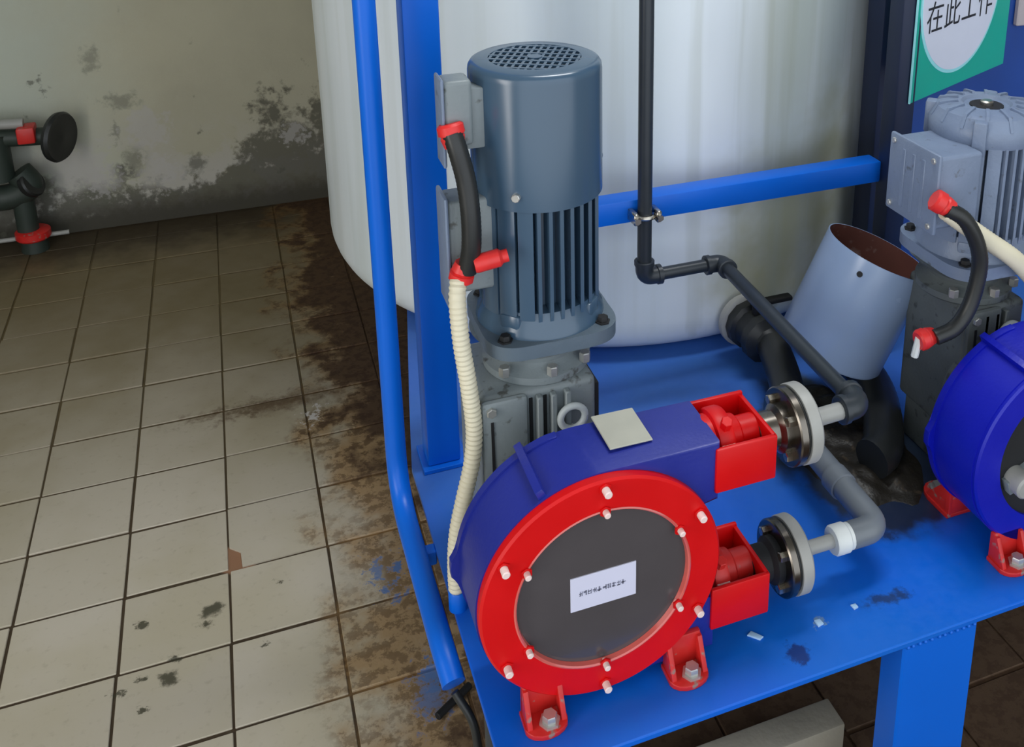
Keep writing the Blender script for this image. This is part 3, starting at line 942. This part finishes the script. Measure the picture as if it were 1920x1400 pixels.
sub(corrugated(spline([(1.100, -2.200, 0.985), (1.135, -2.205, 0.958), (1.18, -2.21, 0.925), (1.24, -2.215, 0.88), (1.32, -2.20, 0.80), (1.42, -2.15, 0.70), (1.50, -2.1, 0.55), (1.52, -2.08, 0.462)], 10), 0.0150, 0.0076, 0.0008), 'conduit', M_CREAM, c4)

# ---------------------------------------------------------------- pipework
bp = thing('black_pipe', 'thin black pipe with elbows clamped to the blue crossbar', 'pipe', (0.782, -1.783, 0.73))
path = [(0.776, -1.783, 2.4), (0.779, -1.783, 0.728), (0.937, -1.783, 0.728), (0.905, -2.270, 0.748)]
sub(MB().tube([path[0], path[1]], 0.0132, 16), 'riser', M_PIPE, bp)
sub(MB().tube([path[1], path[2]], 0.0120, 16), 'link', M_PIPE, bp)
sub(MB().tube([path[2], path[3]], 0.0128, 16), 'run', M_PIPE, bp)


def elbow(p, a, b, r, L, root, m, name='elbow'):
    p = Vector(p); a = (Vector(a) - p).normalized(); b = (Vector(b) - p).normalized()
    mb = MB().tube(fillet([p + a * L, p, p + b * L], L * 0.6, 8), r, 18)
    mb.lathe([(r, 0), (r * 1.14, 0.001), (r * 1.14, 0.009), (r, 0.01)], p + a * (L - 0.010), a, 18)
    mb.lathe([(r, 0), (r * 1.14, 0.001), (r * 1.14, 0.009), (r, 0.01)], p + b * (L - 0.010), b, 18)
    return sub(mb, name, m, root)


elbow(path[1], path[0], path[2], 0.0165, 0.034, bp, M_PIPE)
elbow(path[2], path[1], path[3], 0.0165, 0.034, bp, M_PIPE)
elbow((0.905, -2.290, 0.750), path[2], (0.80, -2.295, 0.750), 0.0185, 0.034, bp, M_PIPE)
sub(MB().cyl((0.819, -2.295, 0.750), (0.88, -2.292, 0.750), 0.0125, 16), 'nipple', M_FLANGE, bp)
cl = MB()
cl.box(0.752, 0.762, -1.800, -1.765, 0.840, 0.862, 0.002, 1)
cl.box(0.796, 0.806, -1.800, -1.765, 0.840, 0.862, 0.002, 1)
cl.tube([(0.779 + 0.0165 * math.cos(PI + PI * k / 12), -1.783 + 0.0165 * math.sin(PI + PI * k / 12), 0.851) for k in range(13)], 0.004, 8)
cl.cyl((0.757, -1.806, 0.851), (0.757, -1.79, 0.851), 0.0062, 6)
cl.cyl((0.801, -1.806, 0.851), (0.801, -1.79, 0.851), 0.0062, 6)
sub(cl, 'clamp', M_STEEL, bp)

gp = thing('grey_pipe', 'grey plastic pipe with elbow feeding the lower pump flange', 'pipe', (0.95, -2.28, H))
zz = 0.527
sub(MB().tube(fillet([(0.958, -2.06, zz), (0.953, -2.295, zz), (0.902, -2.295, zz)], 0.045, 10), 0.0205, 20), 'run', M_PVC, gp)
sub(MB().tube(spline([(1.054, -1.79, 0.529), (1.03, -1.88, 0.515), (0.985, -1.99, 0.51), (0.958, -2.08, zz)], 10), 0.032, 20), 'rubber_sleeve', M_BLACK, gp)
sub(MB().lathe([(0.0205, 0), (0.0235, 0.001), (0.0235, 0.03), (0.0205, 0.031)], (0.9545, -2.20, zz), 'Y', 22), 'coupling', M_PVC, gp)
sub(MB().lathe([(0, 0), (0.0205, 0), (0.0225, 0.003), (0.0225, 0.022), (0.020, 0.025), (0.020, 0.040), (0, 0.04)], (0.872, -2.295, zz), 'X', 20), 'union', M_WHITE, gp)
sub(MB().cyl((0.819, -2.295, zz), (0.875, -2.295, zz), 0.0105, 14), 'nipple', M_FLANGE, gp)

vl = thing('ball_valve', 'black valve on the outlet at the foot of the white tank', 'valve', (1.05, -1.72, H))
sub(MB().lathe([(0, 0), (0.052, 0), (0.056, 0.004), (0.056, 0.016), (0.050, 0.020), (0, 0.02)], (1.045, -1.672, 0.53), Vector((0.06, -1, 0)), 32), 'outlet_collar', M_FLANGE, vl)
sub(MB().lathe([(0, 0.018), (0.048, 0.018), (0.050, 0.022), (0.050, 0.040), (0.042, 0.046), (0.040, 0.075), (0.050, 0.08), (0.050, 0.10), (0.032, 0.11), (0.026, 0.13), (0, 0.13)], (1.045, -1.672, 0.53), Vector((0.06, -1, 0)), 12), 'body', M_BLACK, vl)
sub(MB().cyl((1.05, -1.732, 0.56), (1.05, -1.732, 0.590), 0.012, 12).box(1.035, 1.125, -1.742, -1.722, 0.588, 0.598, 0.003), 'handle', M_DARK, vl)

bh = thing('dark_filler_hose', 'black hose added as dark filler on the deck under the loose cowl', 'hose', (1.18, -1.95, H))  # hose added to make the deck look dark under the cowl
sub(corrugated(spline([(1.235, -1.72, 0.492), (1.215, -1.82, 0.494), (1.195, -1.93, 0.494), (1.155, -2.02, 0.494), (1.10, -2.10, 0.492), (1.06, -2.12, 0.49)], 12), 0.036, 0.016, 0.0006), 'hose', M_BLACK, bh)

# raised dark patch between the pumps: grime plus the deep shade there
bm_ = bmesh.new()
rs = random.Random(11)
NX, NY = 44, 56
grid = []
from mathutils import noise as mnoise
for a in range(NX + 1):
    row = []
    for b in range(NY + 1):
        u = a / NX * 2 - 1; v = b / NY * 2 - 1
        x = 1.085 + 0.115 * u; y = -2.01 + 0.19 * v
        n1 = mnoise.noise(Vector((x * 14, y * 14, 0))); n2 = mnoise.noise(Vector((x * 45, y * 45, 3)))
        e = max(0.0, 1 - (u * u + v * v) ** 0.9 + 0.35 * n1)
        row.append(bm_.verts.new((x, y, H - 0.001 + 0.022 * min(1, e * 1.6) * (0.7 + 0.5 * n1) + 0.005 * n2 * min(1, e * 3) - (0.004 if e <= 0 else 0))))
    grid.append(row)
for a in range(NX):
    for b in range(NY):
        vs_ = (grid[a][b], grid[a + 1][b], grid[a + 1][b + 1], grid[a][b + 1])
        if max(v.co.z for v in vs_) > H - 0.0015:
            bm_.faces.new(vs_)
for v in [v for v in bm_.verts if not v.link_faces]:
    bm_.verts.remove(v)
mb_ = MB(); mb_.bm.free(); mb_.bm = bm_
sl = mb_.build('grime_shade', M_GRIMESHADE)
tag(sl, 'dark grime and painted shade on the blue deck between the two pumps', 'grime_shade', None, 'stuff')

# loose fan cowl
ax = Vector((0.423, -0.084, 1.0)).normalized()
lc = thing('fan_cowl', 'loose pale grey fan cowl, open and rusty inside, tilted on the deck', 'fan cowl', (1.102, -1.916, 0.583))
RC, LC = 0.100, 0.211
sub(MB().lathe([(0, 0.006), (0.09, 0.004), (RC - 0.004, 0.0), (RC, 0.006), (RC, LC), (RC - 0.0022, LC)], (1.102, -1.916, 0.583), ax, 72), 'shell', M_COWL2, lc)
sub(MB().lathe([(RC - 0.0022, LC), (RC - 0.003, 0.010), (0, 0.009)], (1.102, -1.916, 0.583), ax, 72), 'lining', M_RUST, lc)
u_ = (Vector((-0.80, -0.60, 0.0)) - ax * Vector((-0.80, -0.60, 0.0)).dot(ax)).normalized()
hp = Vector((1.102, -1.916, 0.583)) + ax * (LC - 0.028) + u_ * (RC - 0.0008)
sub(MB().cyl(hp, hp + u_ * 0.0014, 0.0055, 12), 'screw_hole', M_DARK, lc)

# ---------------------------------------------------------------- right-hand background
pn = thing('blue_panel', 'dark blue steel panel behind the green sign', 'panel', (1.7, -1.6, H))
sub(MB().box(1.42, 2.35, -1.605, -1.59, H, 2.4, 0.003, 1), 'sheet', M_DKBLUE, pn, smooth=False)
sub(MB().box(1.352, 1.425, -1.66, -1.600, H, 2.4, 0.004, 2), 'edge_channel', M_SHADEPOST, pn)
sub(MB().box(1.735, 2.0, -1.620, -1.605, 1.080, 1.30, 0.003, 1), 'notice_plate', M_PINK, pn, smooth=False)

sg = thing('work_sign', 'green board with white disc and black Chinese lettering', 'sign', (1.3248, -1.80, 1.004), math.atan2(0.405, 0.914))
MB().box(0.0, 0.402, 0.0, 0.0025, 0.0, 0.40, 0.0006, 1).build('board', M_GREEN, sg, smooth=False)
MB().box(-0.0006, 0.0024, -0.0008, 0.0026, 0.0, 0.40, 0).build('edge_strip', M_SIGNC, sg, smooth=False)
MB().lathe([(0, -0.0012), (0.165, -0.0012), (0.165, 0.0), (0, 0.0)], (0.176, 0, 0.195), 'Y', 80).build('disc_border', M_SIGNC, sg)
MB().lathe([(0, -0.0020), (0.158, -0.0020), (0.158, -0.001), (0, -0.001)], (0.176, 0, 0.195), 'Y', 80).build('disc', M_SIGNW, sg)
fc = bpy.data.curves.new('lettering', 'FONT')
fc.body = '在此工作'
fc.size = 0.068
fc.space_character = 1.06
tmp = bpy.data.objects.new('lettering_source', fc)
col.objects.link(tmp)
dg = bpy.context.evaluated_depsgraph_get()
me = bpy.data.meshes.new_from_object(tmp.evaluated_get(dg))
bpy.data.objects.remove(tmp)
me.materials.clear(); me.materials.append(M_INKB)
tx = bpy.data.objects.new('lettering', me)
col.objects.link(tx)
tx.parent = sg
tx.location = (0.034, -0.0026, 0.137)
tx.rotation_euler = (PI / 2, 0, 0)

# ---------------------------------------------------------------- valve set by the wall on the left
vs = thing('valve_set', 'dark pipe valve with black handwheel and red fittings by the wall', 'valve', (-0.58, 0.43, 0))
Yv = 0.43
sub(MB().cyl((-1.995, Yv, 0.505), (-0.465, Yv, 0.405), 0.030, 18), 'upper_pipe', M_VALVE, vs)
sub(MB().cyl((-1.995, Yv - 0.006, 0.552), (-0.56, Yv - 0.006, 0.462), 0.017, 14), 'grey_pipe', M_FLANGE, vs)
sub(MB().box(-0.580, -0.526, Yv - 0.048, Yv + 0.02, 0.400, 0.456, 0.006, 2), 'red_block', M_REDW, vs)
hw = MB().lathe([(0.0, 0.0), (0.012, 0.0), (0.060, 0.006), (0.072, -0.004), (0.084, 0.004), (0.087, 0.016), (0.080, 0.026), (0.06, 0.024), (0.012, 0.03), (0, 0.03)], (-0.470, Yv - 0.02, 0.408), Vector((0.88, -0.46, -0.06)), 36)
sub(hw, 'handwheel', M_BLACK, vs)
sub(MB().cyl((-0.655, Yv, 0.43), (-0.655, Yv, 0.27), 0.045, 16), 'riser', M_VALVE, vs)
sub(MB().tube(fillet([(-1.995, Yv, 0.195), (-0.62, Yv, 0.205), (-0.565, Yv, 0.235), (-0.60, Yv, 0.290)], 0.05, 6), 0.044, 16), 'body', M_VALVE, vs)
sub(MB().lathe([(0, 0), (0.046, 0), (0.050, 0.006), (0.050, 0.02), (0.045, 0.026), (0, 0.026)], (-0.575, Yv - 0.012, 0.245), Vector((0.8, -0.4, 0.45)), 20), 'cap', M_BLACK, vs)
sub(MB().cyl((-0.60, Yv, 0.21), (-0.60, Yv, 0.07), 0.034, 16), 'stem', M_VALVE, vs)
sub(MB().lathe([(0, 0), (0.050, 0), (0.055, 0.006), (0.055, 0.028), (0.046, 0.034), (0, 0.034)], (-0.588, Yv, 0.044), 'Z', 28), 'foot_flange', M_REDW, vs)
sub(MB().lathe([(0, 0), (0.044, 0), (0.040, 0.044), (0, 0.044)], (-0.588, Yv, 0.0), 'Z', 24), 'foot', M_VALVE, vs)
sub(MB().cyl((-1.995, Yv + 0.01, 0.044), (-0.48, Yv + 0.01, 0.044), 0.008, 10), 'bleed_pipe', M_FLANGE, vs)

# ---------------------------------------------------------------- low things
cb = MB().box(-0.275, 0.275, -0.0275, 0.0275, 0.0, 0.10, 0.004, 2).build('concrete_kerb', M_CONC)
cb.location = (0.68, -2.228, 0)
tag(cb, 'narrow grey concrete kerb on the floor under the stand', 'kerb')
ck = MB().tube(spline([(0.313, -2.236, 0.405), (0.333, -2.262, 0.36), (0.334, -2.272, 0.26), (0.325, -2.26, 0.14), (0.316, -2.25, 0.03), (0.30, -2.24, 0.007), (0.27, -2.21, 0.007)], 8), 0.006, 10).build('power_cable', M_BLACK)
tag(ck, 'thin black cable dropping from the blue tube end to floor', 'cable')
dp = MB().tube(fillet([(0.352, -2.30, 0.432), (0.352, -2.30, 0.03), (0.352, -2.35, 0.016), (0.352, -2.37, 0.016)], 0.03, 5), 0.013, 14).build('drain_pipe', M_PIPE)
tag(dp, 'black upright pipe under the left front edge of stand', 'pipe')
rd = MB().cyl((0.336, -1.912, 0.008), (0.405, -1.868, 0.008), 0.0072, 10, 0.001).build('iron_rod', M_DARK)
tag(rd, 'short black rod lying on stained tiles below the blue tube', 'rod')


def chip(name, poly, loc, rz, label, m):
    o = MB().prism(poly, 'Z', 0.0, 0.003, 0.0006).build(name, m)
    o.location = loc
    o.rotation_euler = (0, 0, rz)
    tag(o, label, 'debris')
    return o


chip('plastic_chip', [(-0.010, -0.004), (0.009, -0.005), (0.012, 0.002), (-0.007, 0.005)], (0.721, -2.342, H), -0.75, 'pale chip on the deck just right of lower red trough', M_CHIP)
chip('plastic_chip', [(-0.006, -0.004), (0.004, -0.006), (0.007, 0.003), (-0.001, 0.007)], (0.817, -2.356, H), 0.4, 'small pale flake on deck, middle of three near front edge', M_CHIP)
chip('plastic_chip', [(-0.004, -0.004), (0.004, -0.004), (0.005, 0.003), (-0.003, 0.005)], (0.882, -2.349, H), 0.2, 'tiny pale dot of debris beside the dark smear on deck', M_CHIP)
